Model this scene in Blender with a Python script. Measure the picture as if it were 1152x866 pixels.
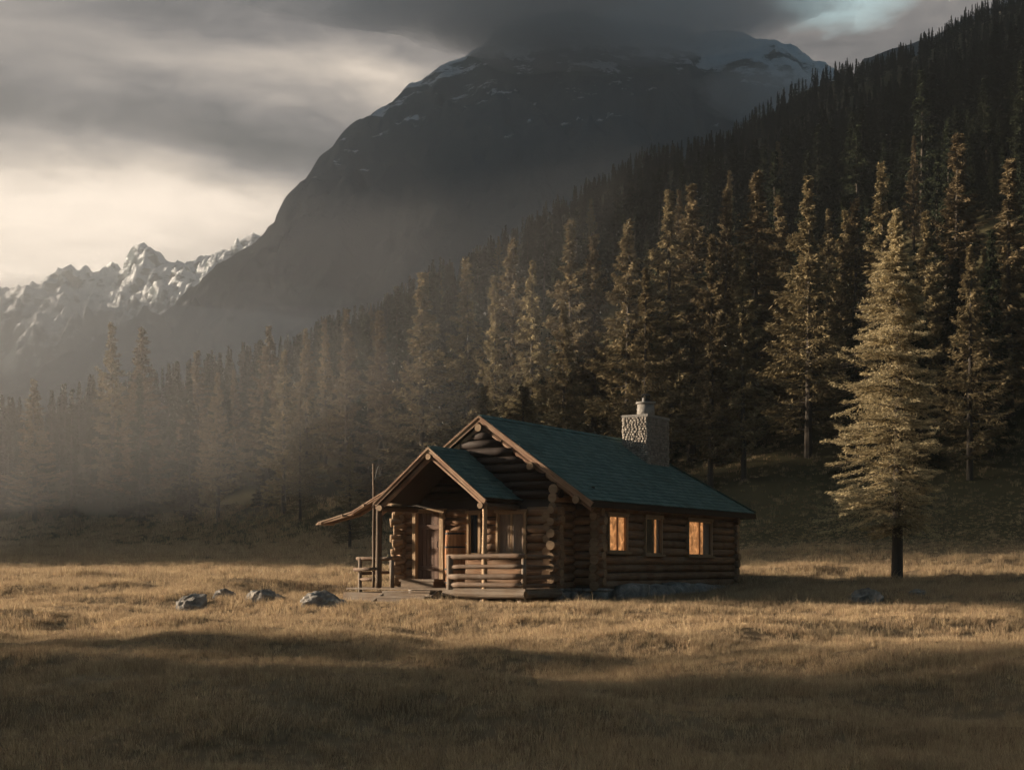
import bpy, bmesh, math, random
import numpy as np
from mathutils import Vector, Matrix, noise as mn
R = math.radians
for o in list(bpy.data.objects): bpy.data.objects.remove(o)
sc = bpy.context.scene
COL = sc.collection
# ------------------------------------------------------------------ camera
W, H, F, HOR, CAMZ = 1152.0, 866.0, 1600.0, 635.0, 1.6
cd = bpy.data.cameras.new('camera'); cam = bpy.data.objects.new('camera', cd); COL.objects.link(cam)
cam.location = (0, 0, CAMZ); cam.rotation_euler = (R(90), 0, 0)
cd.sensor_width = 36; cd.lens = 36 * F / W; cd.shift_y = (HOR - H / 2) / W
cd.clip_start = 0.1; cd.clip_end = 8000
sc.camera = cam
# ------------------------------------------------------------------ light
SUN_EL, SUN_AZ = R(11.5), R(-77.5)          # azimuth from +Y towards +X
sd = bpy.data.lights.new('sun', 'SUN'); so = bpy.data.objects.new('sun', sd); COL.objects.link(so)
sd.energy = 5.0; sd.angle = R(2.5); sd.color = (1.0, 0.80, 0.59)
tosun = Vector((math.sin(SUN_AZ) * math.cos(SUN_EL), math.cos(SUN_AZ) * math.cos(SUN_EL), math.sin(SUN_EL)))
so.rotation_euler = tosun.to_track_quat('Z', 'Y').to_euler(); so.location = tosun * 60
sc.view_settings.view_transform = 'Standard'; sc.view_settings.look = 'None'
sc.view_settings.exposure = 1.7; sc.view_settings.gamma = 1.0; sc.view_settings.use_curve_mapping = False
sc.cycles.max_bounces = 6; sc.cycles.transparent_max_bounces = 12
sc.cycles.volume_bounces = 1
sc.cycles.use_denoising = True
HAZE_DENSITY = 0.00047

class N:
    """tiny node helper"""
    def __init__(s, nt): s.nt = nt
    def new(s, t, **k):
        n = s.nt.nodes.new(t)
        for a, b in k.items(): setattr(n, a, b)
        return n
    def put(s, sock, v):
        if isinstance(v, bpy.types.NodeSocket): s.nt.links.new(v, sock)
        elif v is not None: sock.default_value = v
    def m(s, op, a, b=None, c=None, clamp=False):
        n = s.new('ShaderNodeMath', operation=op); n.use_clamp = clamp
        s.put(n.inputs[0], a)
        if b is not None: s.put(n.inputs[1], b)
        if c is not None: s.put(n.inputs[2], c)
        return n.outputs[0]
    def mix(s, f, a, b, blend='MIX'):
        n = s.new('ShaderNodeMix', data_type='RGBA', blend_type=blend)
        s.put(n.inputs[0], f)
        for i, v in ((6, a), (7, b)):
            if isinstance(v, tuple) and len(v) == 3: v = (*v, 1)
            s.put(n.inputs[i], v)
        return n.outputs[2]
    def noise(s, vec, scale, detail=4, rough=.55, dist=0):
        n = s.new('ShaderNodeTexNoise'); s.put(n.inputs['Vector'], vec)
        n.inputs['Scale'].default_value = scale; n.inputs['Detail'].default_value = detail
        n.inputs['Roughness'].default_value = rough; n.inputs['Distortion'].default_value = dist
        return n.outputs[0]
    def ramp(s, f, stops, interp='LINEAR'):
        n = s.new('ShaderNodeValToRGB'); r = n.color_ramp; r.interpolation = interp
        while len(r.elements) < len(stops): r.elements.new(0.5)
        for e, (p, c) in zip(r.elements, stops):
            e.position = p; e.color = (*c, 1) if len(c) == 3 else c
        s.put(n.inputs[0], f); return n.outputs[0]
    def mapv(s, vec, scale=(1, 1, 1), loc=(0, 0, 0)):
        n = s.new('ShaderNodeMapping'); s.put(n.inputs[0], vec)
        n.inputs['Scale'].default_value = scale; n.inputs['Location'].default_value = loc
        return n.outputs[0]
    def sep(s, v):
        n = s.new('ShaderNodeSeparateXYZ'); s.put(n.inputs[0], v); return n.outputs
    def comb(s, x, y, z):
        n = s.new('ShaderNodeCombineXYZ'); s.put(n.inputs[0], x); s.put(n.inputs[1], y); s.put(n.inputs[2], z); return n.outputs[0]

# ------------------------------------------------------------------ sky
world = bpy.data.worlds.new('World'); sc.world = world; world.use_nodes = True
nt = world.node_tree; nt.nodes.clear(); n = N(nt)
tc = n.new('ShaderNodeTexCoord').outputs['Generated']
dx, dy, dz = n.sep(tc)
az = n.m('ARCTAN2', dx, dy); el = n.m('ARCSINE', dz)
def ae(px, py):
    k = (px - 576) / F; t = (HOR - py) / F
    a = math.atan(k); return a, math.atan(t * math.cos(a))
warpv = n.comb(n.m('MULTIPLY', az, 4.0), n.m('MULTIPLY', el, 11.0), 3.7)
w1 = n.m('SUBTRACT', n.noise(warpv, 1.3, 5, .6), .5)
w2 = n.m('SUBTRACT', n.noise(n.mapv(warpv, loc=(9.1, 4.2, 0)), 1.3, 5, .6), .5)
azw = n.m('ADD', az, n.m('MULTIPLY', w1, .16)); elw = n.m('ADD', el, n.m('MULTIPLY', w2, .075))
def gauss(px, py, rx, ry, amp, tilt=0):
    a0, e0 = ae(px, py)
    u = n.m('DIVIDE', n.m('SUBTRACT', azw, a0), rx / F); v0 = n.m('SUBTRACT', elw, e0)
    if tilt: v0 = n.m('ADD', v0, n.m('MULTIPLY', n.m('SUBTRACT', azw, a0), tilt))
    v = n.m('DIVIDE', v0, ry / F)
    q = n.m('ADD', n.m('MULTIPLY', u, u), n.m('MULTIPLY', v, v))
    return n.m('MULTIPLY', n.m('EXPONENT', n.m('MULTIPLY', q, -1.0)), amp)
fb = n.m('ADD', n.m('MULTIPLY', n.m('SUBTRACT', n.noise(n.mapv(warpv, (1.3, 1, 1)), 2.0, 8, .66, .5), .22), 1.75), n.m('MULTIPLY', n.m('SUBTRACT', n.noise(n.mapv(warpv, (1, 2.2, 1)), 5.0, 7, .65), .5), .55))
L = n.m('ADD', .10, n.m('MULTIPLY', fb, .34))
for g in [(-20, 335, 430, 105, .62), (60, 250, 330, 42, .28), (290, 232, 230, 32, .34), (-40, 200, 150, 30, .25), (425, 90, 75, 26, .34, .25), (300, 70, 160, 26, .22),
          (160, 158, 250, 30, -.20), (330, 160, 120, 28, -.12), (60, 110, 260, 40, -.02), (250, 5, 420, 34, -.16), (900, 60, 260, 60, -.06), (-20, 60, 140, 60, .06)]:
    L = n.m('ADD', L, gauss(*g))
cl = n.ramp(L, [(0, (.065, .066, .068)), (.20, (.165, .152, .146)), (.42, (.32, .282, .25)), (.7, (.55, .47, .39)), (1, (.92, .78, .64))])
# overhead and behind: plain grey cloud deck, a little blue
hi = n.m('MULTIPLY', n.m('SUBTRACT', el, .42), 4.0, clamp=True)
bk = n.m('MULTIPLY', n.m('SUBTRACT', .2, dy), 2.0, clamp=True)
amb = n.ramp(n.noise(tc, 3.0, 5), [(.3, (.018, .040, .060)), (.7, (.038, .076, .100))])
cl = n.mix(n.m('MAXIMUM', hi, bk), cl, amb)
sky = n.new('ShaderNodeTexSky', sky_type='NISHITA'); sky.sun_disc = False
sky.sun_elevation = SUN_EL; sky.sun_rotation = SUN_AZ
skyc = n.mix(1.0, sky.outputs[0], (.10, .10, .10), 'MULTIPLY')
gap = n.m('MULTIPLY', n.m('SUBTRACT', n.m('ADD', gauss(935, 2, 85, 26, 1.15), n.m('MULTIPLY', w1, .9)), .30), 1.5, clamp=True)
skyc = n.mix(.6, skyc, (.62, .78, .74))
fin = n.mix(gap, cl, skyc)
bg = n.new('ShaderNodeBackground'); n.put(bg.inputs[0], fin); bg.inputs[1].default_value = 0.52
wo = n.new('ShaderNodeOutputWorld'); nt.links.new(bg.outputs[0], wo.inputs[0])

# ------------------------------------------------------------------ helpers
def fbm(x, y, o=4, s=0.0):
    v = 0; a = 1; t = 0
    for i in range(o):
        v += a * mn.noise(Vector((x, y, s + i * 7.3))); t += a; a *= .5; x *= 2.03; y *= 2.03
    return v / t
def tag(o, label=None, cat=None, group=None, kind=None):
    if label: o['label'] = label
    if cat: o['category'] = cat
    if group: o['group'] = group
    if kind: o['kind'] = kind
    return o
def empty(name, loc=(0, 0, 0), rz=0):
    o = bpy.data.objects.new(name, None); COL.objects.link(o); o.empty_display_size = .3
    o.location = loc; o.rotation_euler.z = rz; return o
def link(name, me, parent=None, mats=()):
    o = bpy.data.objects.new(name, me); COL.objects.link(o)
    for m in mats: me.materials.append(m)
    if parent: o.parent = parent
    return o
def mat(name, build, rough=.85, spec=.25):
    m = bpy.data.materials.new(name); m.use_nodes = True; nt = m.node_tree
    b = nt.nodes['Principled BSDF']; b.inputs['Roughness'].default_value = rough
    b.inputs['Specular IOR Level'].default_value = spec
    n = N(nt); build(n, b); return m
def bump(n, b, h, strength=.5, dist=.02):
    k = n.new('ShaderNodeBump'); k.inputs['Strength'].default_value = strength; k.inputs['Distance'].default_value = dist
    n.put(k.inputs['Height'], h); n.nt.links.new(k.outputs[0], b.inputs['Normal'])
def isl(n): return n.new('ShaderNodeNewGeometry').outputs['Random Per Island']
def objc(n): return n.new('ShaderNodeTexCoord').outputs['Object']
def uvc(n): return n.new('ShaderNodeTexCoord').outputs['UV']

def wood(name, dark, light, rough=.75, grain=1.0, grey=None):
    def f(n, b):
        r = isl(n); u = n.mapv(uvc(n), (1.2, 22 * grain, 1))
        off = n.new('ShaderNodeVectorMath', operation='ADD'); n.put(off.inputs[0], u); n.put(off.inputs[1], n.comb(n.m('MULTIPLY', r, 37), n.m('MULTIPLY', r, 91), 0))
        g = n.noise(off.outputs[0], 1.0, 6, .65, .4)
        big = n.noise(objc(n), 1.7, 4)
        c = n.mix(n.m('MULTIPLY', n.m('SUBTRACT', g, .3), 2.4, clamp=True), dark, light)
        c = n.mix(n.m('MULTIPLY', r, .55), c, tuple(x * .45 for x in dark))
        if grey: c = n.mix(n.m('MULTIPLY', n.m('SUBTRACT', big, .42), 3, clamp=True), c, grey)
        n.put(b.inputs['Base Color'], c); bump(n, b, g, .7, .015)
    return mat(name, f, rough)
M = {}
M['log'] = wood('log_wood', (.10, .050, .027), (.43, .25, .135), grey=(.24, .17, .115))
M['shadelog'] = wood('overhang_shade_log', (.016, .010, .008), (.045, .028, .020))  # gable logs: shade of the roof overhang put into the wood colour
M['end'] = wood('cut_log_end', (.20, .13, .075), (.42, .30, .19), grain=.3)
M['plank'] = wood('weathered_plank', (.12, .085, .058), (.30, .225, .155), grey=(.20, .17, .14))
M['railwood'] = wood('rail_wood', (.085, .052, .034), (.27, .18, .12), grey=(.17, .135, .105))
M['rake'] = wood('rake_wood', (.15, .075, .045), (.42, .27, .17), grey=(.30, .22, .15))
M['pole'] = wood('bark_pole', (.06, .04, .028), (.20, .14, .09))
M['trim'] = wood('window_trim', (.28, .18, .10), (.60, .43, .26))
M['door'] = wood('door_board', (.10, .062, .048), (.26, .17, .125))
M['barrel'] = wood('barrel_stave', (.26, .11, .045), (.55, .27, .12))
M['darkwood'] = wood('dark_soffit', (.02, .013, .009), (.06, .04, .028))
def f(n, b):
    r = isl(n); g = n.noise(n.mapv(objc(n), (1, 1, 1)), 9, 5, .7); g2 = n.noise(objc(n), .8, 4)
    c = n.mix(r, (.058, .105, .096), (.115, .178, .160))
    c = n.mix(n.m('MULTIPLY', n.m('SUBTRACT', g, .45), 3, clamp=True), c, (.045, .105, .088))
    c = n.mix(n.m('MULTIPLY', n.m('SUBTRACT', g2, .55), 2.5, clamp=True), c, (.035, .055, .03))
    n.put(b.inputs['Base Color'], c); bump(n, b, g, .5, .01)
M['shingle'] = mat('green_shingle', f, .8, .2)
def f(n, b):
    r = isl(n); g = n.noise(objc(n), 14, 5, .7)
    c = n.mix(r, (.24, .21, .18), (.46, .41, .35)); c = n.mix(n.m('MULTIPLY', g, .7), c, (.12, .11, .10))
    n.put(b.inputs['Base Color'], c); bump(n, b, g, .8, .02)
M['stone'] = mat('chimney_stone', f, .9)
def f(n, b):
    g = n.noise(objc(n), 20, 4); n.put(b.inputs['Base Color'], n.mix(g, (.16, .15, .14), (.36, .34, .31))); bump(n, b, g)
M['cement'] = mat('cement', f, .9)
def f(n, b):
    p = objc(n); g = n.noise(p, 3.5, 8, .7); m_ = n.noise(p, 1.4, 5)
    c = n.ramp(g, [(.3, (.08, .077, .072)), (.55, (.26, .245, .225)), (.75, (.52, .48, .43))])
    c = n.mix(n.m('MULTIPLY', n.m('SUBTRACT', m_, .56), 5, clamp=True), c, (.06, .065, .03))
    n.put(b.inputs['Base Color'], c); bump(n, b, g, 1.0, .06)
M['rock'] = mat('boulder_rock', f, .88)
def f(n, b): b.inputs['Base Color'].default_value = (.02, .02, .02, 1); b.inputs['Metallic'].default_value = .6
M['iron'] = mat('dark_iron', f, .5, .5)
def f(n, b): b.inputs['Base Color'].default_value = (.055, .045, .038, 1)
M['chink'] = mat('mud_chinking', f, .95)
def f(n, b):
    b.inputs['Base Color'].default_value = (.03, .03, .03, 1)
M['glassdark'] = mat('dark_glass', f, .12, .5)
def f(n, b):
    p = uvc(n); v = n.noise(n.mapv(p, (9, .6, 1)), 1.0, 5, .6, .3); w = n.noise(p, 4.2, 5, .65, .8)
    c = n.mix(v, (.20, .06, .015), (1, .46, .17)); e = n.m('ADD', .03, n.m('MULTIPLY', n.m('POWER', w, 3.0), 1.7))
    n.put(b.inputs['Base Color'], (.3, .16, .07, 1)); n.put(b.inputs['Emission Color'], c); n.put(b.inputs['Emission Strength'], e)
M['glow'] = mat('lit_curtain', f, .9)
def f(n, b):
    p = uvc(n); v = n.noise(n.mapv(p, (9, .7, 1)), 1.0, 5, .6, .3)
    n.put(b.inputs['Base Color'], n.mix(v, (.16, .11, .08), (.42, .33, .25)))
M['curtain'] = mat('pale_curtain', f, .9)
# foliage
def foliage(name, c0, c1, trans=.35):
    m = bpy.data.materials.new(name); m.use_nodes = True; nt = m.node_tree; nt.nodes.clear(); n = N(nt)
    r = isl(n); oi = n.new('ShaderNodeObjectInfo').outputs['Random']
    c = n.mix(r, c0, c1)
    hs = n.new('ShaderNodeHueSaturation'); n.put(hs.inputs['Color'], c)
    n.put(hs.inputs['Value'], n.m('ADD', .72, n.m('MULTIPLY', oi, .56))); n.put(hs.inputs['Hue'], n.m('ADD', .495, n.m('MULTIPLY', oi, .015)))
    d = n.new('ShaderNodeBsdfDiffuse'); t = n.new('ShaderNodeBsdfTranslucent'); x = n.new('ShaderNodeMixShader'); x.inputs[0].default_value = trans
    n.put(d.inputs[0], hs.outputs[0]); n.put(t.inputs[0], hs.outputs[0])
    nt.links.new(d.outputs[0], x.inputs[1]); nt.links.new(t.outputs[0], x.inputs[2])
    o = n.new('ShaderNodeOutputMaterial'); nt.links.new(x.outputs[0], o.inputs[0]); return m
M['larch'] = foliage('larch_needles', (.10, .080, .045), (.235, .185, .11), .2)
M['spruce'] = foliage('spruce_needles', (.012, .018, .012), (.036, .040, .024), .2)
M['hero'] = foliage('autumn_larch_needles', (.21, .172, .105), (.43, .35, .225), .2)
M['grass'] = foliage('dry_grass', (.27, .190, .115), (.52, .40, .265), .35)
def f(n, b):
    g = n.noise(n.mapv(objc(n), (3, 3, .6)), 4, 6, .7); n.put(b.inputs['Base Color'], n.mix(g, (.025, .02, .016), (.10, .085, .07))); bump(n, b, g, 1, .05)
M['bark'] = mat('conifer_bark', f, .95)

class MB:
    def __init__(s): s.v = []; s.f = []; s.mi = []; s.uv = []
    def face(s, idx, uv, mi=0): s.f.append(idx); s.uv.append(uv); s.mi.append(mi)
    def beam(s, p0, p1, w, h, up=(0, 0, 1), mi=0, taper=1.0, jit=0.0):
        """box from p0 to p1, w across, h along up"""
        p0 = Vector(p0); p1 = Vector(p1); d = (p1 - p0); L = d.length; d.normalize()
        sdir = d.cross(Vector(up)).normalized(); u = sdir.cross(d).normalized(); b = len(s.v)
        for p, k in ((p0, 1), (p1, taper)):
            for a, c in ((-1, -1), (1, -1), (1, 1), (-1, 1)):
                q = p + sdir * (a * w / 2 * k) + u * (c * h / 2 * k)
                if jit: q = q + Vector((random.uniform(-jit, jit), random.uniform(-jit, jit), random.uniform(-jit, jit)))
                s.v.append(q)
        o = random.random() * 5
        for i in range(4):
            j = (i + 1) % 4; e = w if i % 2 == 0 else h
            s.face((b + i, b + j, b + 4 + j, b + 4 + i), ((o, 0), (o, e), (o + L, e), (o + L, 0)), mi)
        s.face((b + 3, b + 2, b + 1, b), ((0, 0), (w, 0), (w, h), (0, h)), mi)
        s.face((b + 4, b + 5, b + 6, b + 7), ((0, 0), (w, 0), (w, h), (0, h)), mi)
    def box(s, x0, x1, y0, y1, z0, z1, mi=0, jit=0.0):
        d = (x1 - x0, y1 - y0, z1 - z0)
        c = ((x0 + x1) / 2, (y0 + y1) / 2, (z0 + z1) / 2)
        if d[2] >= d[0] and d[2] >= d[1]: s.beam((c[0], c[1], z0), (c[0], c[1], z1), d[0], d[1], (0, 1, 0), mi, 1, jit)
        elif d[0] >= d[1]: s.beam((x0, c[1], c[2]), (x1, c[1], c[2]), d[1], d[2], (0, 0, 1), mi, 1, jit)
        else: s.beam((c[0], y0, c[2]), (c[0], y1, c[2]), d[0], d[2], (0, 0, 1), mi, 1, jit)
    def log(s, p0, p1, r0, r1=None, n=10, wob=.06, seg=.5, endmi=1, mi=0, curve=0.0):
        r1 = r0 if r1 is None else r1
        p0 = Vector(p0); p1 = Vector(p1); d = p1 - p0; L = d.length; d.normalize()
        up = Vector((0, 0, 1)) if abs(d.z) < .8 else Vector((0, 1, 0))
        a = d.cross(up).normalized(); c = a.cross(d); k = max(2, int(L / seg) + 1); b = len(s.v)
        sd_ = random.random() * 100; o = random.random() * 9
        for i in range(k):
            t = i / (k - 1); p = p0.lerp(p1, t); r = r0 + (r1 - r0) * t
            p = p + a * (curve * math.sin(t * 3.1 + sd_)) + c * (curve * math.cos(t * 2.3 + sd_))
            for j in range(n):
                th = 2 * math.pi * j / n
                rr = r * (1 + wob * 2 * mn.noise(Vector((math.cos(th) * 1.3, math.sin(th) * 1.3, t * L * .9 + sd_))))
                s.v.append(p + a * (math.cos(th) * rr) + c * (math.sin(th) * rr))
        for i in range(k - 1):
            for j in range(n):
                j2 = (j + 1) % n; u0 = o + L * i / (k - 1); u1 = o + L * (i + 1) / (k - 1)
                v0 = j / n * 6.28 * r0; v1 = (j + 1) / n * 6.28 * r0
                s.face((b + i * n + j, b + i * n + j2, b + (i + 1) * n + j2, b + (i + 1) * n + j), ((u0, v0), (u0, v1), (u1, v1), (u1, v0)), mi)
        e = [(math.cos(6.28 * j / n) * r0, math.sin(6.28 * j / n) * r0) for j in range(n)]
        s.face(tuple(b + j for j in range(n))[::-1], tuple(e[::-1]), endmi); s.face(tuple(b + (k - 1) * n + j for j in range(n)), tuple(e), endmi)
    def poly(s, pts, mi=0, uv=None):
        b = len(s.v); s.v += [Vector(p) for p in pts]
        s.face(tuple(range(b, b + len(pts))), uv or tuple((p[0], p[2]) for p in pts), mi)
    def slab(s, pts, th, mi=0):
        """prism: pts polygon, thickened along its normal downwards"""
        P = [Vector(p) for p in pts]; nn = (P[1] - P[0]).cross(P[2] - P[0]).normalized()
        if nn.z < 0: P.reverse(); nn = -nn
        b = len(s.v); k = len(P); s.v += P + [p - nn * th for p in P]
        uv = tuple((p.x, p.y) for p in P)
        s.face(tuple(range(b, b + k)), uv, mi); s.face(tuple(range(b + 2 * k - 1, b + k - 1, -1)), uv, mi)
        for i in range(k):
            j = (i + 1) % k; s.face((b + j, b + i, b + k + i, b + k + j), ((0, 0), (1, 0), (1, th), (0, th)), mi)
    def build(s, name, mats, parent=None, smooth=False):
        me = bpy.data.meshes.new(name); me.from_pydata([tuple(v) for v in s.v], [], s.f)
        ul = me.uv_layers.new(name='UVMap'); flat = [c for f_ in s.uv for uv in f_ for c in uv]
        ul.data.foreach_set('uv', flat)
        if not isinstance(mats, (list, tuple)): mats = [mats, mats]
        me.polygons.foreach_set('material_index', s.mi)
        if smooth: me.polygons.foreach_set('use_smooth', [len(f_) == 4 for f_ in s.f])
        bm = bmesh.new(); bm.from_mesh(me); bmesh.ops.recalc_face_normals(bm, faces=bm.faces); bm.to_mesh(me); bm.free()
        return link(name, me, parent, mats)

# ------------------------------------------------------------------ terrain
def sst(a, b, x):
    t = min(1, max(0, (x - a) / (b - a))); return t * t * (3 - 2 * t)
def edge_d(X, Y): return .7 * X + .72 * Y - 65.6
def lerp_tab(tab, x):
    if x <= tab[0][0]: return tab[0][1]
    for (a, va), (b, vb) in zip(tab, tab[1:]):
        if x <= b: t = (x - a) / (b - a); t = t * t * (3 - 2 * t); return va + (vb - va) * t
    return tab[-1][1]
SHADE_RIDGE = [(-200, 66), (64, 76), (71, 48), (79, 2), (107, 2), (116, 56), (127, 62), (144, 57), (160, 51), (188, 48), (204, 130), (320, 150)]
CREST = [(-130, 10), (-88, 13), (-60, 16), (-38, 20), (-17, 30), (22, 58), (60, 81), (88, 93), (200, 110)]
def ground(X, Y):
    base = lerp_tab([(8, 0), (28, .08), (34, .24), (37, .44), (39.5, .70), (42, .76)], Y) + .026 * max(0, Y - 40)
    sw = sst(10.0, 5.0, math.hypot(X + .3, (Y - 42.0)))
    base = base * (1 - sw) + .58 * sw
    site = max(0.0, 1 - math.hypot((X - .8) / 10, (Y - 41) / 10) ** 2)
    am = (1 - .85 * min(1, site * 2.2))
    u = fbm(X / 6.5, Y / 4.2, 2, 1.5) * (.42 + .26 * sst(36, 28, Y)) + .14 * mn.noise(Vector((X / 2.6, Y / 2.6, 4))) + fbm(X / 1.7, Y / 1.5, 2, 9.1) * .15 * (1 if Y < 140 else 0)
    z = base * (1 - .0) + u * am
    Yc = 246 + 10 * mn.noise(Vector((X / 45, 3.3, 0)))
    d = edge_d(X, min(Y, Yc)) + 5 * mn.noise(Vector((X / 22, Y / 22, 5)))
    hill = .55 * (d + math.log1p(math.exp(-abs(d) / 5)) * 5 if d > 0 else math.log1p(math.exp(-abs(d) / 5)) * 5)
    zc = lerp_tab(CREST, X) + 3 * mn.noise(Vector((X / 14, Y / 40, 1)))
    hill = hill if hill < zc - 8 else zc - 8 * math.exp(-(hill - zc + 8) / 8)
    if Y > Yc: hill = max(0, hill - (Y - Yc) * .30)
    hill += (fbm(X / 30, Y / 30, 4, 2.2) * 4.5) * sst(10, 60, d)
    z += hill
    # unseen spur added on the left, its profile shaped to shade meadow and forest
    rw = 48
    q = (X + 235) / rw
    z += lerp_tab(SHADE_RIDGE, Y + fbm(X / 26, Y / 30, 3, 4) * 9) * math.exp(-q * q) * (1 + .12 * fbm(X / 20, Y / 20, 3, 8))
    return z
xs = np.concatenate([np.arange(-420, -60, 8), np.arange(-60, -20, 2), np.arange(-20, 24, .45), np.arange(24, 70, 2), np.arange(70, 421, 8)])
ys = np.concatenate([np.arange(-240, 4, 10), np.arange(4, 62, .45), np.arange(62, 130, 1.5), np.arange(130, 270, 4), np.arange(270, 1700, 55)])
verts = [(float(x), float(y), ground(float(x), float(y))) for y in ys for x in xs]
# widen the far rows so that the sheet runs under the mountains
verts = [(x * (1 + max(0, y - 300) / 500), y, z if y < 300 else z - max(0, y - 300) * .0) for x, y, z in verts]
nx = len(xs); faces = [(j * nx + i, j * nx + i + 1, (j + 1) * nx + i + 1, (j + 1) * nx + i) for j in range(len(ys) - 1) for i in range(nx - 1)]
me = bpy.data.meshes.new('ground'); me.from_pydata(verts, [], faces); me.polygons.foreach_set('use_smooth', [True] * len(faces))
def f(n, b):
    p = objc(n); a = n.noise(p, .35, 6, .6); fine = n.noise(p, 6, 6, .75); x, y, z = n.sep(p)
    c = n.mix(n.m('MULTIPLY', n.m('SUBTRACT', a, .35), 3, clamp=True), (.19, .135, .085), (.30, .225, .145))
    c = n.mix(n.m('MULTIPLY', fine, .6), c, (.085, .065, .035))
    # forest floor further up the slope
    up = n.m('MULTIPLY', n.m('SUBTRACT', n.m('ADD', z, n.m('MULTIPLY', a, 1.2)), 2.3), .8, clamp=True)
    c = n.mix(up, c, n.mix(a, (.035, .036, .020), (.085, .070, .036)))
    n.put(b.inputs['Base Color'], c); bump(n, b, fine, .6, .08)
gm = mat('meadow_soil', f, .95, .05)
g_o = link('ground', me, None, [gm]); tag(g_o, 'dry golden meadow rising into the wooded valley side', 'ground', kind='structure')
from mathutils.bvhtree import BVHTree
bvh = BVHTree.FromPolygons(verts, faces)
def gz(X, Y):
    h = bvh.ray_cast(Vector((X, Y, 900)), Vector((0, 0, -1)))
    return h[0].z if h[0] else 0
def hit(px, py):
    d = Vector(((px - 576) / F, 1, (HOR - py) / F)).normalized(); h = bvh.ray_cast(Vector((0, 0, CAMZ)), d)
    return h[0]
def at(px, Y): return (px - 576) / F * Y
def zz(py, Y): return CAMZ + (HOR - py) / F * Y

# ------------------------------------------------------------------ mountains
def f(n, b):
    p = objc(n); geo = n.new('ShaderNodeNewGeometry'); nz = n.sep(geo.outputs['Normal'])[2]; x, y, z = n.sep(p)
    r = n.noise(p, .018, 9, .68, .3); st = n.noise(n.mapv(p, (1, 1, 3.5)), .02, 8, .7, .8)
    c = n.mix(r, (.034, .052, .060), (.085, .108, .118))
    low = n.m('MULTIPLY', n.m('SUBTRACT', 110, z), .02, clamp=True)
    c = n.mix(low, c, (.035, .045, .032))
    alt = n.m('DIVIDE', n.m('SUBTRACT', z, SNOW[0]), SNOW[1], clamp=True)
    k = n.m('ADD', n.m('ADD', n.m('MULTIPLY', n.m('SUBTRACT', st, .5), 3.4), n.m('MULTIPLY', n.m('SUBTRACT', nz, .62), 2.2)), n.m('MULTIPLY', n.m('SUBTRACT', alt, .78), 2.0))
    k = n.m('ADD', k, n.m('MULTIPLY', n.m('DIVIDE', n.m('SUBTRACT', x, 70), 120, clamp=True), n.m('MULTIPLY', alt, .9)))
    k = n.m('ADD', k, n.m('MULTIPLY', n.m('SUBTRACT', n.noise(n.mapv(p, (1, .5, 2.2)), .07, 6, .75), .55), 3.5))
    c = n.mix(n.m('MULTIPLY', k, 4, clamp=True), c, (.55, .57, .60))
    n.put(b.inputs['Base Color'], c); bump(n, b, r, 1, 6)
SNOW = (150, 170); rockm = mat('mountain_rock', f, .95, .05)
SNOW = (95, 110); rockm2 = mat('snowy_mountain_rock', f, .95, .05)
def mountain(name, prof, Y0, depth_f, depth_b, step, rough, m_, label, seed, nr=70):
    ks = np.arange((prof[0][0] - 576) / F, (prof[-1][0] - 576) / F, step / Y0); vs = []; rows = []
    tt = list(np.linspace(-1, 0, nr)) + list(np.linspace(0.03, 1, nr // 3))
    pp = [( (a - 576) / F, (HOR - b_) / F * Y0) for a, b_ in prof]
    def lin(x):
        for (a, va), (b_, vb) in zip(pp, pp[1:]):
            if x <= b_: return va + (vb - va) * (x - a) / (b_ - a)
        return pp[-1][1]
    for t in tt:
        for k in ks:
            X = k * Y0; zr = lin(k)
            Y = Y0 + t * (depth_f if t < 0 else depth_b)
            fall = (1 - abs(t)) ** 1.25
            wx = X + 30 * fbm(X / 120, Y / 120, 3, seed + 3)
            rg = 1 - abs(fbm(wx / 110 + t * 1.2, Y / 210, 6, seed)) * 2.4
            gul = 1 - abs(fbm(wx / 38, Y / 90, 6, seed + 11)) * 2.4
            z = zr * fall + rough * (rg - .62) * (.25 + min(1, abs(t) * 5)) * min(1, fall * 1.6) + rough * .42 * (gul - .6) * (.2 + min(1, abs(t) * 6)) * min(1, fall * 2)
            z += fbm(X / 12, Y / 14, 5, seed + 5) * rough * FINE
            z = min(z, CAMZ + (zr * 1.004) / Y0 * Y + 3) if t < 0 else z
            vs.append((X, Y, CAMZ + z))
    c = len(ks); fs = [(j * c + i, j * c + i + 1, (j + 1) * c + i + 1, (j + 1) * c + i) for j in range(len(tt) - 1) for i in range(c - 1)]
    me = bpy.data.meshes.new(name); me.from_pydata(vs, [], fs); me.polygons.foreach_set('use_smooth', [True] * len(fs))
    return tag(link(name, me, None, [m_]), label, 'mountain', kind='structure')
MY = 820; FINE = .16
mountain('mountain', [(-80, 470), (40, 425), (130, 380), (200, 345), (250, 305), (292, 268), (318, 245), (345, 205), (368, 178), (384, 158), (402, 140), (430, 130), (452, 110), (474, 92), (492, 74), (530, 52), (570, 32), (610, 22), (660, 20), (720, 28), (790, 35), (830, 42), (870, 48), (900, 62), (925, 76), (948, 90), (990, 108), (1080, 130), (1250, 160)],
         MY, 430, 300, 1.7, 34, rockm, 'dark rocky mountain with streaks of snow and its summit in cloud', 3.0, 120)
FINE = .5
mountain('mountain_range', [(-160, 335), (-60, 338), (0, 330), (34, 326), (62, 312), (84, 304), (104, 309), (122, 298), (138, 294), (152, 283), (166, 279), (178, 284), (184, 293), (196, 299), (215, 292), (236, 290), (262, 277), (288, 270), (320, 280), (380, 330), (480, 380)],
         1300, 520, 260, 2.1, 44, rockm2, 'pale snow patched peaks far off under the bright sky', 21.0, 130)
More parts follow.
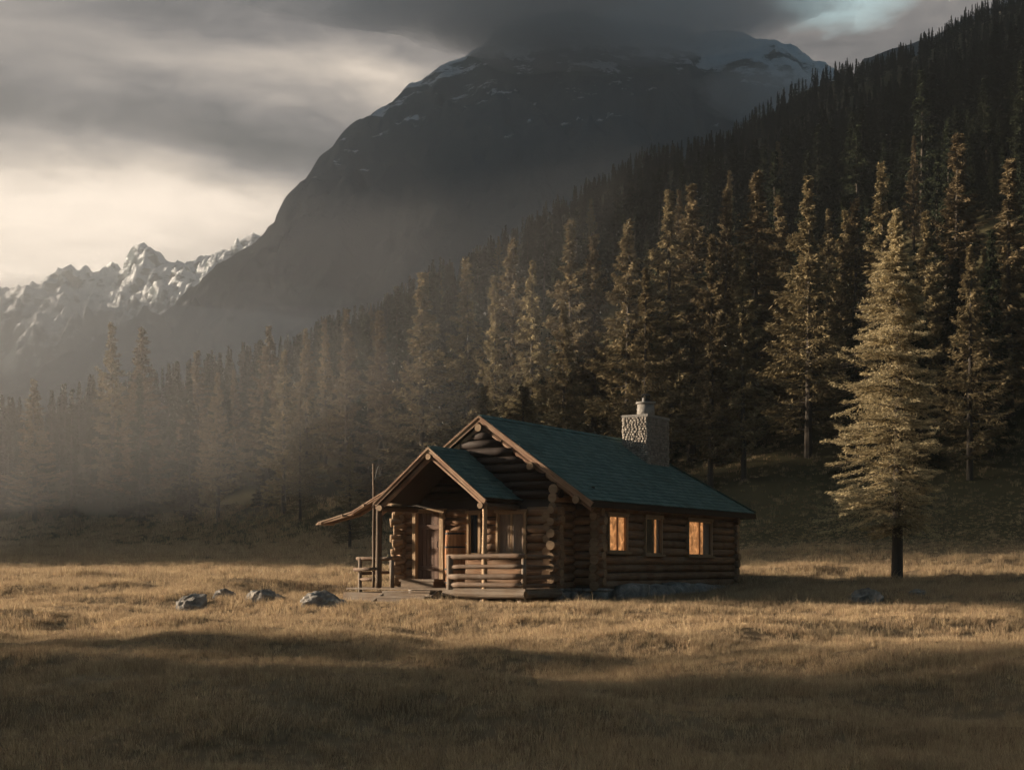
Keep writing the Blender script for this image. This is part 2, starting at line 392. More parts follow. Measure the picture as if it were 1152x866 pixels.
FINE = .2
mountain('mountain_spur', [(940, 150), (958, 100), (966, 82), (972, 70), (984, 66), (1000, 56), (1018, 54), (1040, 46), (1075, 30), (1110, 12), (1160, -10), (1260, -30)],
         520, 160, 120, 2.6, 12, rockm, 'small craggy spur rising out of mist behind the wooded ridge', 33.0, 40)
# ------------------------------------------------------------------ haze and clouds
def vol(name, density, color=(.9, .9, .92), aniso=.3):
    m = bpy.data.materials.new(name); m.use_nodes = True; nt = m.node_tree; nt.nodes.clear(); n = N(nt)
    v = n.new('ShaderNodeVolumePrincipled'); v.inputs['Density'].default_value = density; v.inputs['Color'].default_value = (*color, 1)
    v.inputs['Anisotropy'].default_value = aniso
    o = n.new('ShaderNodeOutputMaterial'); nt.links.new(v.outputs[0], o.inputs['Volume']); return m
hb = MB(); hb.box(-600, 560, -250, 1600, -8, 345); ho = hb.build('haze', vol('valley_haze', HAZE_DENSITY, (.86, .92, .96), .78)); ho.data.materials.pop(); tag(ho, 'thin warm haze filling the valley', 'haze', kind='stuff')
def cloud(name, px, py, Y, rx, ry, rdepth, dens, label, seed, tilt=0.0):
    """a soft low cloud: a lumpy closed lens of thin even vapour"""
    bm = bmesh.new(); bmesh.ops.create_icosphere(bm, subdivisions=5, radius=1)
    c = Vector((at(px, Y), Y, zz(py, Y)))
    for v in bm.verts:
        p = v.co.copy(); k = 1 + .95 * fbm(p.x * 1.3 + seed, p.z * 1.3 + p.y, 5, seed)
        X = p.x * rx * k
        th_ = max(0.0, 1 - p.x * p.x - p.z * p.z) * p.y
        v.co = c + Vector((X, th_ * rdepth, p.z * ry * k + X * tilt))
    me = bpy.data.meshes.new(name); bm.to_mesh(me); bm.free()
    return tag(link(name, me, None, [vol('mist_and_cloud_vapour', dens, (.92, .93, .95), .3)]), label, 'mist', kind='stuff')
cloud('mist', 640, -8, 750, 150, 40, 60, .036, 'grey cloud lying over the mountain summit', 2.0)  # cloud on the summit, though object name and category say mist
cloud('mist', 790, 22, 690, 60, 17, 40, .018, 'ragged cloud trailing off the summit to the right', 9.0, .1)  # summit cloud as well, under the mist name
cloud('mist', 905, 118, 700, 60, 15, 40, .020, 'pale wisp of mist below the snow streaks on the mountain', 5.0, -.15)
cloud('mist', 60, 400, 480, 150, 24, 80, .0085, 'low mist in front of the far snowy peaks', 8.0)
cloud('mist', -70, 375, 54, 24, 11, 9, .008, 'warm sunlit mist hanging over the left side of the forest', 12.0)
cloud('mist', 330, 430, 88, 26, 10, 12, .0035, 'thin mist drifting along the middle of the forest', 15.0, .35)
def shading_cloud_bank():  # added out of view to keep the low sun off the mountain
    bm = bmesh.new(); bmesh.ops.create_icosphere(bm, subdivisions=5, radius=1)
    for v in bm.verts:
        p = v.co.copy(); k = 1 + .35 * fbm(p.y * 2 + 3, p.z * 2, 4, 6)
        v.co = Vector((-960 + p.x * 240, 750 + p.y * 400 * k, 400 + p.z * 330 * k))
    me = bpy.data.meshes.new('cloud'); bm.to_mesh(me); bm.free()
    return tag(link('cloud', me, None, [vol('shading_cloud_vapour', .012, (.92, .93, .95), .3)]), 'unseen grey cloud bank added beyond the left edge to shade the mountain', 'cloud', kind='stuff')
shading_cloud_bank()
# ------------------------------------------------------------------ trees
def quads_mesh(name, C, A, B):
    """diamond leaves: centres C, half axes A (long) and B (short), n x 3 arrays"""
    k = len(C); V = np.empty((k, 4, 3), np.float32)
    V[:, 0] = C - A; V[:, 1] = C + B - A * .1; V[:, 2] = C + A; V[:, 3] = C - B - A * .1
    me = bpy.data.meshes.new(name); me.vertices.add(4 * k); me.vertices.foreach_set('co', V.reshape(-1))
    me.loops.add(4 * k); me.loops.foreach_set('vertex_index', np.arange(4 * k, dtype=np.int32))
    me.polygons.add(k); me.polygons.foreach_set('loop_start', np.arange(0, 4 * k, 4, dtype=np.int32))
    me.update(calc_edges=True); return me
def conifer(seed, Ht, Rmax, nbr, ncl, lw, ll, h0=.06, prof=None, droop=.25, gap=.0, curl=.25, name='crown', camp=.5, left=0, fuzz=1.0, tw=0):
    rg = np.random.default_rng(seed); rnd = random.Random(seed)
    C = []; A = []; B = []; br = MB()
    for i in range(nbr):
        t = (i + rnd.random()) / nbr; t = h0 + (1 - h0) * t ** .92
        z = Ht * t; pr = prof(t) if prof else (1 - t) ** .85
        clump = 1 - camp * .5 + camp * mn.noise(Vector((z * .9, seed * 3.1, 0)))
        th = rnd.random() * 2 * math.pi
        dirn = .80 + .38 * mn.noise(Vector((math.cos(th) * 1.2, math.sin(th) * 1.2, z * .35 + seed)))
        ln = max(.12, Rmax * pr * clump * dirn * rnd.uniform(.75, 1.18))
        if rnd.random() < gap: ln *= .45
        dx, dy = math.cos(th), math.sin(th); ln *= 1 - left * dx
        k = max(4, int(ncl * (.35 + .9 * ln / Rmax)))
        f_ = rg.uniform(.12, 1.0, k) ** .75
        side = rg.normal(0, 1, k) * ln * .16 * fuzz * (1.15 - f_)
        upj = rnd.gauss(0, .17) * fuzz
        up = ln * (upj * f_ + .22 * f_ * (1 - t) * 0 + (-droop * f_ ** 1.2 + curl * f_ ** 3) + .12 * t * f_)
        x = dx * f_ * ln - dy * side; y = dy * f_ * ln + dx * side
        hang = -np.abs(rg.normal(0, 1, k)) * ll * .9
        c = np.stack([x, y, z + up + hang * .6], 1) + rg.normal(0, ll * .22 * fuzz ** 2.2, (k, 3))
        a = np.stack([dx + rg.normal(0, .55, k), dy + rg.normal(0, .55, k), rg.normal(-.35, .5, k)], 1)
        a /= np.linalg.norm(a, axis=1)[:, None]
        q = rg.normal(0, 1, (k, 3)); b = np.cross(a, q); b /= np.linalg.norm(b, axis=1)[:, None] + 1e-6
        sz = rg.uniform(.6, 1.25, k)[:, None]
        C.append(c); A.append(a * ll * sz); B.append(b * lw * sz)
        if i % 2 == 0 and ln > .5:
            e = Vector((dx * ln * .8, dy * ln * .8, z + ln * (-droop * .76 + curl * .5 + upj * .8)))
            br.log((0, 0, z), e, .012 + .012 * ln, .006, n=4, seg=ln, wob=0, endmi=0)
        if tw:
            for q in range(5):
                f0 = rnd.uniform(.3, .85); sg = rnd.choice((-1, 1)); l2 = ln * rnd.uniform(.15, .3)
                b0 = Vector((dx * ln * f0, dy * ln * f0, z + ln * (-droop * f0 ** 1.2 + curl * f0 ** 3 + upj * f0)))
                br.log(b0, b0 + Vector((dx * l2 - dy * sg * l2, dy * l2 + dx * sg * l2, rnd.uniform(-.1, .12))), .007, .003, n=3, seg=9, wob=0, endmi=0)
    C = np.concatenate(C); A = np.concatenate(A); B = np.concatenate(B)
    cm = quads_mesh(name, C, A, B)
    tr = MB(); tr.log((0, 0, -.5), (0, 0, Ht * .97), .022 * Ht * (.62 + .2 * tw), .012, n=9, seg=Ht / 8, wob=.12, endmi=0, curve=.004 * Ht)
    b = len(tr.v); tr.v += br.v; tr.f += [tuple(q + b for q in f_) for f_ in br.f]; tr.uv += br.uv; tr.mi += br.mi
    tm = bpy.data.meshes.new('trunk'); tm.from_pydata([tuple(v) for v in tr.v], [], tr.f)
    tm.materials.append(M['bark']); return cm, tm
larch = []; spruce = []
for i in range(4):
    cm, tm = conifer(10 + i, 10, 2.05 + .25 * (i % 2), 210, 105, .022, .105, .10, prof=lambda t: min(1, (1 - t) * 1.5) ** .8 * (.75 + .25 * (1 - t)), gap=.12, droop=.22, curl=.3)
    cm.materials.append(M['larch']); larch.append((cm, tm))
for i in range(4):
    cm, tm = conifer(40 + i, 10, 1.9 + .2 * (i % 2), 150, 70, .034, .15, .05, prof=lambda t: (1 - t) ** .8, droop=.32, curl=.18)
    cm.materials.append(M['spruce']); spruce.append((cm, tm))
rnd = random.Random(5)
def plant(name, kindset, X, Y, Ht, label, group=None, wide=1.0, cat='tree', rz=None):
    cm, tm = rnd.choice(kindset)
    r = empty(name, (X, Y, gz(X, Y) - .1), rnd.random() * 6.28 if rz is None else rz); s = Ht / 10
    r.scale = (s * wide, s * wide, s)
    link('crown', cm, r); link('trunk', tm, r)
    return tag(r, label, cat, group)
placed = []
def tree_at(px, py, back, wide, label, name='larch_tree', ks=None, Y=None):
    k = (px - 576) / F; ce = .7 * k + .72
    if Y is None: Y = (65.6 + back) / ce
    X = k * Y; g = gz(X, Y); Ht = max(3, zz(py, Y) - g)
    placed.append((X, Y)); return plant(name, ks or larch, X, Y, Ht, label, None, wide * 1.25)
lit = [
 (126, 362, 7, 1.0, 'tall hazy larch below the left foot of the pale snowy peaks'),
 (160, 368, 4, 1.2, 'broad hazy golden larch, second tall one from the left edge of the forest'),
 (38, 425, 2, 1.1, 'hazy larch nearest the left edge of the photo'),
 (222, 393, 5, 1.0, 'dim slender larch between the hazy left group and the middle of the forest'),
 (245, 418, 1, .9, 'short thin larch standing before the dim slender one on the left'),
 (303, 366, 5, 1.0, 'dull golden larch at the left end of the row below the mountain foot'),
 (320, 392, 2, .9, 'small bushy larch crowding the dull golden larch at the mountain foot'),
 (344, 368, 4, .85, 'narrow larch right of the small bushy larch, under the steep mountain edge'),
 (338, 440, 0, .8, 'low yellowish larch in the front row left of the porch roof'),
 (390, 347, 4, .85, 'pale pointed larch above the left end of the porch roof'),
 (427, 349, 2, .95, 'golden larch tilting over the left porch post'),
 (475, 306, 3, 1.05, 'bright full golden larch standing straight above the porch gable'),
 (525, 290, 5, .9, 'larch with a ragged top just left of the main roof peak'),
 (556, 310, 3, .75, 'slim larch above the main roof peak'),
 (577, 268, 6, .95, 'tall larch a little right of the main roof peak'),
 (599, 292, 3, .8, 'lower gold larch beside the tall one right of the roof peak'),
 (641, 246, 7, .9, 'tall dusky larch behind the middle of the green roof'),
 (634, 338, 0, .8, 'short bright larch in the front row over the middle of the green roof'),
 (668, 262, 9, .9, 'dark gold larch between the roof middle and the chimney'),
 (707, 246, 5, .9, 'thin larch just left of the chimney top'),
 (727, 300, 1, .8, 'short golden larch straight above the chimney'),
 (752, 212, 7, .95, 'tall golden larch leaning over the chimney from the right'),
 (778, 205, 9, .95, 'tall larch next right of the one leaning over the chimney'),
 (800, 262, 3, .8, 'lower larch right of the chimney pair'),
 (818, 212, 9, .8, 'slender larch standing left of the broad bronze one'),
 (851, 192, 11, 1.2, 'broad bronze larch, tallest over the right end of the green roof'),
 (836, 280, 4, .85, 'short brightly lit larch in front of the broad bronze one'),
 (909, 197, 9, .9, 'tall straight larch midway between the roof end and the lone meadow tree'),
 (876, 218, 15, .9, 'dim larch behind the broad bronze one, to its right'),
 (962, 222, 14, .9, 'dim reddish larch, its top left of the lone meadow tree'),
 (992, 182, 20, .9, 'dim tall larch showing over the top of the lone meadow tree'),
 (1042, 236, 12, .9, 'dark larch right behind the lone meadow tree'),
 (1078, 150, 22, 1.1, 'dim reddish larch high on the slope right of the lone tree'),
 (1092, 275, 8, .9, 'short golden larch catching sun right of the lone meadow tree'),
 (1136, 178, 18, 1.1, 'dim russet larch at the right edge of the photo'),
]
for a in lit: tree_at(*a)
tree_at(590, 432, -7, 1.7, 'low broad golden bush tree just behind the roof peak', 'bush_tree')
tree_at(545, 432, -6, 1.3, 'small round golden bush tree just left of the roof peak', 'bush_tree')
tree_at(394, 490, -9, 1.0, 'small thin golden sapling left of the porch roof', 'sapling')
SKY = [(-400, 450), (0, 442), (150, 412), (300, 380), (400, 342), (500, 292), (600, 243), (720, 190), (830, 158), (950, 112), (1050, 60), (1152, 15), (1600, -150)]
def max_h(X, Y, lo, hi):
    py = lerp_tab(SKY, 576 + F * X / Y); return max(lo, min(hi, zz(py, Y) - gz(X, Y)))
# dark conifers filling the front of the forest
cnt = 0; tries = 0
while cnt < 255 and tries < 20000:
    tries += 1
    k = rnd.uniform(-.42, .42); back = rnd.uniform(1, 58) ** 1.0; Y = (65.6 + back) / (.7 * k + .72); X = k * Y
    if k > .12 and back < 3 + 30 * (k - .12): continue
    if Y > 190 or any((X - a) ** 2 + (Y - b) ** 2 < (3.2 if back < 30 else 4.2) ** 2 for a, b in placed): continue
    placed.append((X, Y)); cnt += 1
    plant('conifer', spruce if rnd.random() < .86 else larch, X, Y, max_h(X, Y, 5, rnd.uniform(9.5, 14.5)) * rnd.uniform(.88, 1), 'dark conifer packed among others on the wooded slope', 'dark conifers packed on the wooded slope', rnd.uniform(.95, 1.3))
# skyline conifer that stands out
tree_at(948, 88, 160, 1.5, 'dark conifer standing clear of the ridge line below the bright gap', 'conifer', spruce, Y=238)
for X, Y, h_ in ((-30, 31.5, 10), (-37, 29.5, 12), (-27, 26.5, 8), (-46, 35, 13), (-52, 31, 14), (-41, 27, 12)):  # unseen trees added to streak the meadow with long shadows
    plant('conifer', spruce, X, Y, h_, 'unseen conifer added beyond the left edge to cast shade on the meadow', 'unseen shade-casting conifers added beyond the left edge', 1.3)
# geometry-node scatter
def scatter(name, pts, rots, scales, idx, objs, label, cat, mats):
    me = bpy.data.meshes.new(name); me.vertices.add(len(pts)); me.vertices.foreach_set('co', np.asarray(pts, np.float32).reshape(-1))
    for nm, arr, ty, fld in (('rot', rots, 'FLOAT_VECTOR', 'vector'), ('scl', scales, 'FLOAT_VECTOR', 'vector'), ('idx', idx, 'INT', 'value')):
        at_ = me.attributes.new(nm, ty, 'POINT'); at_.data.foreach_set(fld, np.asarray(arr).reshape(-1))
    o = link(name, me)
    ng = bpy.data.node_groups.new(name + '_nodes', 'GeometryNodeTree')
    ng.interface.new_socket('Geometry', in_out='INPUT', socket_type='NodeSocketGeometry'); ng.interface.new_socket('Geometry', in_out='OUTPUT', socket_type='NodeSocketGeometry')
    gi = ng.nodes.new('NodeGroupInput'); go = ng.nodes.new('NodeGroupOutput'); mp = ng.nodes.new('GeometryNodeMeshToPoints'); L_ = ng.links.new
    L_(gi.outputs[0], mp.inputs['Mesh'])
    g2 = ng.nodes.new('GeometryNodeGeometryToInstance')
    for ob in reversed(objs):
        oi = ng.nodes.new('GeometryNodeObjectInfo'); oi.inputs['Object'].default_value = ob; oi.inputs['As Instance'].default_value = True
        oi.transform_space = 'ORIGINAL'
        L_(oi.outputs['Geometry'], g2.inputs[0])
    ip = ng.nodes.new('GeometryNodeInstanceOnPoints'); L_(mp.outputs[0], ip.inputs['Points']); L_(g2.outputs[0], ip.inputs['Instance'])
    ip.inputs['Pick Instance'].default_value = True
    def attr(nm, ty):
        a = ng.nodes.new('GeometryNodeInputNamedAttribute'); a.data_type = ty; a.inputs['Name'].default_value = nm; return a.outputs[0]
    L_(attr('idx', 'INT'), ip.inputs['Instance Index']); L_(attr('scl', 'FLOAT_VECTOR'), ip.inputs['Scale'])
    er = ng.nodes.new('FunctionNodeEulerToRotation'); L_(attr('rot', 'FLOAT_VECTOR'), er.inputs[0]); L_(er.outputs[0], ip.inputs['Rotation'])
    L_(ip.outputs[0], go.inputs[0])
    o.modifiers.new('scatter', 'NODES').node_group = ng
    return tag(o, label, cat, kind='stuff')
P = []; S = []; Ro = []; Ix = []; tries = 0; cell = {}
crowns = [o for o in bpy.data.objects if o.name.startswith('crown')]
src = []
for cm, tm in spruce + larch:
    src.append(next(o for o in crowns if o.data is cm))
while len(P) < 7600 and tries < 160000:
    tries += 1
    k = rnd.uniform(-.56, .60); Y = rnd.uniform(75, 262); X = k * Y
    if edge_d(X, Y) < 8 or (Y < 190 and edge_d(X, Y) < 50 ): continue
    key = (int(X / 2.3), int(Y / 2.3))
    if key in cell or any((X - a) ** 2 + (Y - b) ** 2 < 9 for a, b in placed[:60]): continue
    cell[key] = 1; hh_ = max_h(X, Y, 3.5, 20) / 10; h = rnd.uniform(4.0, 7.0) / 10 if Y > 165 else rnd.uniform(5.0, 9.5) / 10
    h = min(h, hh_ * rnd.uniform(.8, 1.1))
    P.append((X, Y, gz(X, Y) - .2)); S.append((h * 1.15, h * 1.15, h)); Ro.append((0, 0, rnd.random() * 6.28)); Ix.append(rnd.randrange(4))
scatter('forest', P, Ro, S, Ix, src, 'dark conifer forest massed up the hillside to its ridge', 'forest', None)

# lone meadow tree
def hp(t):
    x = [0, .14, .18, .25, .38, .54, .70, .85, 1]; y = [0, .50, .85, 1.0, .95, .78, .56, .30, .03]
    return float(np.interp(t, x, y))
Yt = 48.0; Xt = at(1010, Yt); gt = gz(Xt, Yt); Ht = zz(232, Yt) - gt
hc, htm = conifer(77, Ht, 2.75, 560, 300, .0110, .058, .14, prof=hp, droop=.34, curl=.16, gap=.16, camp=.3, left=.20, fuzz=1.35, tw=1)
hc.materials.append(M['hero'])
tr = empty('larch_tree', (Xt, Yt, gt - .1), 0); link('crown', hc, tr)
link('trunk', htm, tr)
tag(tr, 'lone tall larch with a bare trunk standing on the meadow right of the cabin', 'tree')

# ------------------------------------------------------------------ grass
rg = np.random.default_rng(3)
def tuft(seed, nbl, hgt, spread, w):
    r_ = random.Random(seed); V = []; Fc = []
    for i in range(nbl):
        a = r_.random() * 6.28; d = spread * math.sqrt(r_.random()); x, y = math.cos(a) * d, math.sin(a) * d
        h = hgt * r_.uniform(.5, 1.1); la = a + r_.uniform(-1, 1); ln = h * r_.uniform(.15, .6)
        ex, ey = math.cos(la) * ln, math.sin(la) * ln; fa = r_.random() * 6.28; wx, wy = math.cos(fa) * w, math.sin(fa) * w
        b = len(V)
        V += [(x - wx, y - wy, -.03), (x + wx, y + wy, -.03), (x + ex * .35 + wx * .7, y + ey * .35 + wy * .7, h * .6), (x + ex * .35 - wx * .7, y + ey * .35 - wy * .7, h * .6), (x + ex, y + ey, h * (1 - ln / h * .25))]
        Fc += [(b, b + 1, b + 2, b + 3), (b + 3, b + 2, b + 4)]
    me = bpy.data.meshes.new('grass_tuft'); me.from_pydata(V, [], Fc); me.materials.append(M['grass']); return me
bands = [(6, 12, 150, 1.0), (12, 18, 110, 1.0), (18, 28, 75, 1.15), (28, 45, 42, 1.4), (45, 75, 16, 2.0), (75, 145, 4.0, 3.4)]
PT = []; SC = []
cab = Matrix.Rotation(R(30.7), 2)
def in_cabin(X, Y):
    q = cab @ Vector((X - 2.4, Y - 40)); return (-6.6 < q.x < .35 and -3.1 < q.y < 10.3)
def in_steps(X, Y):
    q = cab @ Vector((X - 2.4, Y - 40)); return (-5.5 < q.x < -3.0 and -5.6 < q.y < -2.8)
for y0, y1, den, sc_ in bands:
    area = .50 * 2 * (y1 ** 2 - y0 ** 2) / 2; m_ = int(area * den)
    Y = np.sqrt(rg.uniform(y0 ** 2, y1 ** 2, m_)); X = rg.uniform(-.50, .50, m_) * Y
    for x, y in zip(X, Y):
        if in_cabin(x, y) or in_steps(x, y): continue
        if edge_d(x, y) > (4 if x < 8 else 24): continue
        v = .75 + .5 * mn.noise(Vector((x / 1.3, y / 1.3, 3))) + .25 * mn.noise(Vector((x * 2, y * 2, 1)))
        q = cab @ Vector((x - 2.4, y - 40)); v *= .45 if (-7.2 < q.x < .5 and -4.4 < q.y < -2) else 1
        v *= .5 if (x > 4 and edge_d(x, y) > -9) else 1
        PT.append((x, y, 0)); SC.append(sc_ * v)
P3 = [(x, y, gz(x, y)) for x, y, _ in PT]; k = len(P3)
tufts = []
# the source tufts stand in the meadow themselves, as part of the grass
for i in range(7):
    me = tuft(100 + i, 22, .17, .10, .0032) if i < 5 else tuft(100 + i, 9, .34, .13, .0026)
    tufts.append(me)
sc3 = np.stack([np.array(SC) * (1 + .0 * rg.random(k)), np.array(SC), np.array(SC) * rg.uniform(.7, 1.15, k) * .85], 1)
srcs = []
for i, me in enumerate(tufts):
    o = link('grass_tuft', me); x, y = -1.5 + i * .6, 9.0; o.location = (x, y, gz(x, y)); tag(o, 'clump of dry grass in the near meadow', 'grass', 'clumps of dry grass', kind='stuff'); srcs.append(o)
rot = np.stack([rg.normal(0, .12, k), rg.normal(0, .12, k), rg.uniform(0, 6.28, k)], 1)
scatter('grass', P3, rot, sc3, np.where(rg.random(k) < .09, rg.integers(5, 7, k), rg.integers(0, 5, k)), srcs, 'golden dry grass covering the meadow', 'grass', None)

# ------------------------------------------------------------------ rocks
def rock(px, py, wpx, hpx, seed, label, flat=.6, rz=0):
    h = hit(px, py); Y = h.y; rx = wpx / 2 / F * Y; rzv = hpx / F * Y
    bm = bmesh.new(); bmesh.ops.create_icosphere(bm, subdivisions=5, radius=1)
    for v in bm.verts:
        p = v.co.copy(); q = p * 1.1 + Vector((seed * 5.3, 0, 0))
        cell_ = mn.cell_vector(q * 1.9)
        d1 = mn.voronoi(q * 1.5)[0]
        k = .72 + .55 * d1[0] + .28 * mn.noise(q * 1.3) + .08 * mn.noise(q * 5) + .04 * mn.noise(q * 12)
        z = p.z * k; z = z if z > -.3 else -.3
        v.co = Vector((p.x * k * rx, p.y * k * rx * flat, z * rzv * .95))
    me = bpy.data.meshes.new('boulder'); bm.to_mesh(me); bm.free()
    o = link('boulder', me, None, [M['rock']]); o.location = (h.x, h.y, h.z - (.04 if wpx > 25 else 0)); o.rotation_euler.z = rz
    return tag(o, label, 'boulder')
rock(218, 687, 36, 17, 1, 'dark flat boulder lying at the left end of the rocks, below a slanting slab')
r2 = rock(217, 679, 30, 9, 2, 'thin slanting rock slab on top of the leftmost boulder'); r2.location.z += .10; r2.rotation_euler.y = R(-14)
rock(253, 673, 24, 11, 3, 'smallest grey rock, second group from the left in the grass')
rock(298, 676, 42, 15, 4, 'rounded grey boulder with a peaked left end, midway between the small rock and the cabin')
rock(365, 681, 54, 17, 5, 'pale cracked boulder nearest the porch')
rock(973, 674, 38, 15, 6, 'grey boulder in the grass near the lone tree')
rock(1032, 668, 18, 5, 7, 'tiny dark rock right of the trunk of the lone tree')
# ------------------------------------------------------------------ cabin (local x right along the front, y into depth)
random.seed(11)
CZ = .75
cabin = empty('log_cabin', (2.4, 40, CZ), R(-30.7))
tag(cabin, 'log cabin with green shingled roof, small gabled porch and lit side windows', 'cabin')
LR, LS = .135, .245
WX, LY, EZ, PK = -6.34, 10.1, 2.52, .6975
XR = -3.17                                   # ridge
def roof_z(x): return 2.60 + (3.57 - abs(x - XR)) * PK
def span(a, b, holes, z):
    """pieces of a-b left over by the openings that cross height z"""
    out = [(a, b)]
    for h0, h1, z0, z1 in holes:
        if z0 - .08 < z < z1 + .08:
            nw = []
            for p, q in out:
                if h1 <= p or h0 >= q: nw.append((p, q))
                else:
                    if h0 - p > .05: nw.append((p, h0))
                    if q - h1 > .05: nw.append((h1, q))
            out = nw
    return out
def wall_x(name, y, x0, x1, holes, zb, zt, off, top=None, ext=.24, z0=None, wm='log'):
    m = MB(); z = zb + LR + off
    while z0 and z < z0: z += LS
    while z < zt - .05:
        a, b = x0 - ext * random.uniform(.75, 1.15), x1 + ext * random.uniform(.75, 1.15)
        if top: 
            a2, b2 = top(z + LR * .9); a = max(a, a2); b = min(b, b2)
            if b - a < .3: break
        for p, q in span(a, b, holes, z):
            r = LR * random.uniform(.9, 1.06); m.log((p, y + random.uniform(-.015, .015), z), (q, y + random.uniform(-.015, .015), z + random.uniform(-.012, .012)), r, r * random.uniform(.9, 1.0), wob=.05, curve=.008)
        z += LS
    return m.build(name, [M[wm], M['end'] if wm == 'log' else M[wm]], cabin, True)
def wall_y(name, x, y0, y1, holes, zb, zt, off, ext=.24):
    m = MB(); z = zb + LR + off
    while z < zt - .05:
        a, b = y0 - ext * random.uniform(.75, 1.15), y1 + ext * random.uniform(.75, 1.15)
        for p, q in span(a, b, holes, z):
            r = LR * random.uniform(.9, 1.06); m.log((x + random.uniform(-.015, .015), p, z), (x + random.uniform(-.015, .015), q, z + random.uniform(-.012, .012)), r, r * random.uniform(.9, 1.0), wob=.05, curve=.008)
        z += LS
    return m.build(name, [M['log'], M['end']], cabin, True)
SW = [(.42, 1.66, 1.20, 2.28), (2.85, 4.05, 1.14, 2.28), (6.0, 7.95, 1.12, 2.28)]
DOOR = (-5.46, -4.42, .0, 2.46); W1 = (-2.64, -1.66, 1.12, 2.34); W2 = (-3.62, -3.16, 1.12, 2.34)
B0 = .12
wall_y('log_wall', 0, 0, LY, SW, B0, 2.62, 0)
wall_y('log_wall', WX, 0, LY, [], B0, 2.62, 0)
wall_x('log_wall', LY, WX, 0, [], B0, 2.62, LS / 2)
def tp(z): w = (roof_z(XR) - z) / PK - .25; return XR - w, XR + w
wall_x('log_wall', 0, WX, 0, [], B0, 2.6, LS / 2); wall_x('gable', 0, WX, 0, [], B0, 5.2, LS / 2, tp, z0=2.6, wm='shadelog')
FX0, FX1, FY = -5.90, -.79, -1.0
wall_x('front_wall', FY, FX0, FX1, [DOOR, W1, W2], B0, 2.6, LS / 2); wall_x('front_gable', FY, FX0, FX1, [], B0, 5.2, LS / 2, tp, z0=2.6, wm='shadelog')
wall_y('log_wall', FX1, FY, 0, [], B0, 3.1, 0, .2)
wall_y('log_wall', FX0, FY, 0, [], B0, 2.7, 0, .2)
ch = MB()
def chink_y(x, y0, y1, holes, zt):
    ys_ = sorted({y0, y1, *[h[0] for h in holes], *[h[1] for h in holes]})
    for p, q in zip(ys_, ys_[1:]):
        hh = [h for h in holes if h[0] <= p and h[1] >= q]
        if hh: ch.box(x - .04, x + .04, p, q, B0, hh[0][2]); ch.box(x - .04, x + .04, p, q, hh[0][3], zt)
        else: ch.box(x - .04, x + .04, p, q, B0, zt)
chink_y(0, .1, LY - .1, SW, 2.6); chink_y(WX, .1, LY - .1, [], 2.6)
ch.box(WX + .1, -.1, LY - .04, LY + .04, B0, 2.6); ch.box(-.75, -.1, -.04, .04, B0, 3.05)
xs_ = [FX0 + .1, DOOR[0], DOOR[1], W2[0], W2[1], W1[0], W1[1], FX1 - .06]
for i, (p, q) in enumerate(zip(xs_, xs_[1:])):
    h = {1: DOOR, 3: W2, 5: W1}.get(i)
    if h:
        if h[2] > B0: ch.box(p, q, FY - .04, FY + .04, B0, h[2])
        ch.box(p, q, FY - .04, FY + .04, h[3], 2.6)
    else: ch.box(p, q, FY - .04, FY + .04, B0, 2.6)
ch.slab([(FX0 + .3, FY + .04, 2.6), (FX1 - .1, FY + .04, 2.6), (XR, FY + .04, 4.75)], .08)
ch.box(FX1 - .04, FX1 + .04, FY + .1, -.06, B0, 3.0)
ch.build('chinking', [M['chink'], M['chink']], cabin)
# foundation stones
fm = MB()
def stones(a, b, z0, z1, sz=.34, nrm=(1, 0), proud=.05):
    a = Vector(a); b = Vector(b); L = (b - a).length; d = (b - a) / L; z = z0
    while z < z1 - .02:
        hh = min(sz * random.uniform(.55, .8), z1 - z + .03); t = 0
        while t < L:
            w = sz * random.uniform(.7, 1.5); p = a + d * (t + w / 2); e = random.uniform(0, proud)
            c = Vector((p.x + nrm[0] * e, p.y + nrm[1] * e, z + hh / 2))
            blob(fm, c, (abs(d.x) * w / 2 + abs(nrm[0]) * .12, abs(d.y) * w / 2 + abs(nrm[1]) * .12, hh / 2)); t += w
        z += hh
def blob(m, c, r):
    """a rounded uneven stone"""
    b = len(m.v); nu, nv = 8, 5; s_ = random.random() * 50
    for j in range(nv + 1):
        ph = math.pi * (j / nv - .5)
        for i in range(nu):
            th = 2 * math.pi * i / nu; p = Vector((math.cos(ph) * math.cos(th), math.cos(ph) * math.sin(th), math.sin(ph)))
            p = Vector([math.copysign(abs(q) ** .55, q) for q in p]) * (1 + .22 * mn.noise(p * 1.6 + Vector((s_, 0, 0))))
            m.v.append(Vector(c) + Vector((p.x * r[0] * 1.04, p.y * r[1] * 1.04, p.z * r[2] * 1.04)))
    for j in range(nv):
        for i in range(nu):
            i2 = (i + 1) % nu; m.face((b + j * nu + i, b + j * nu + i2, b + (j + 1) * nu + i2, b + (j + 1) * nu + i), ((0, 0),) * 4)
stones((.02, -.1, 0), (.02, LY + .1, 0), -.42, .16, .42); stones((-.8, -.1, 0), (0, -.1, 0), -.42, .16, .4, (0, -1))
stones((-.8, -1.05, 0), (-.8, 0, 0), -.42, .16, .4)
stones((WX, LY, 0), (0, LY, 0), -.42, .16, .45, (0, 1)); stones((WX, 0, 0), (WX, LY, 0), -.42, .16, .45, (-1, 0))
fm.build('foundation', M['rock'], cabin, True)
mound = MB()
for y_, w_, h_ in ((1.3, .8, .55), (2.9, .9, .50), (4.6, 1.0, .62), (6.2, .75, .5), (7.6, .9, .42)):
    blob(mound, (.45, y_, -.18), (.40, w_ * 1.05, h_ * .82))
mound.build('footing_boulders', M['rock'], cabin, True)

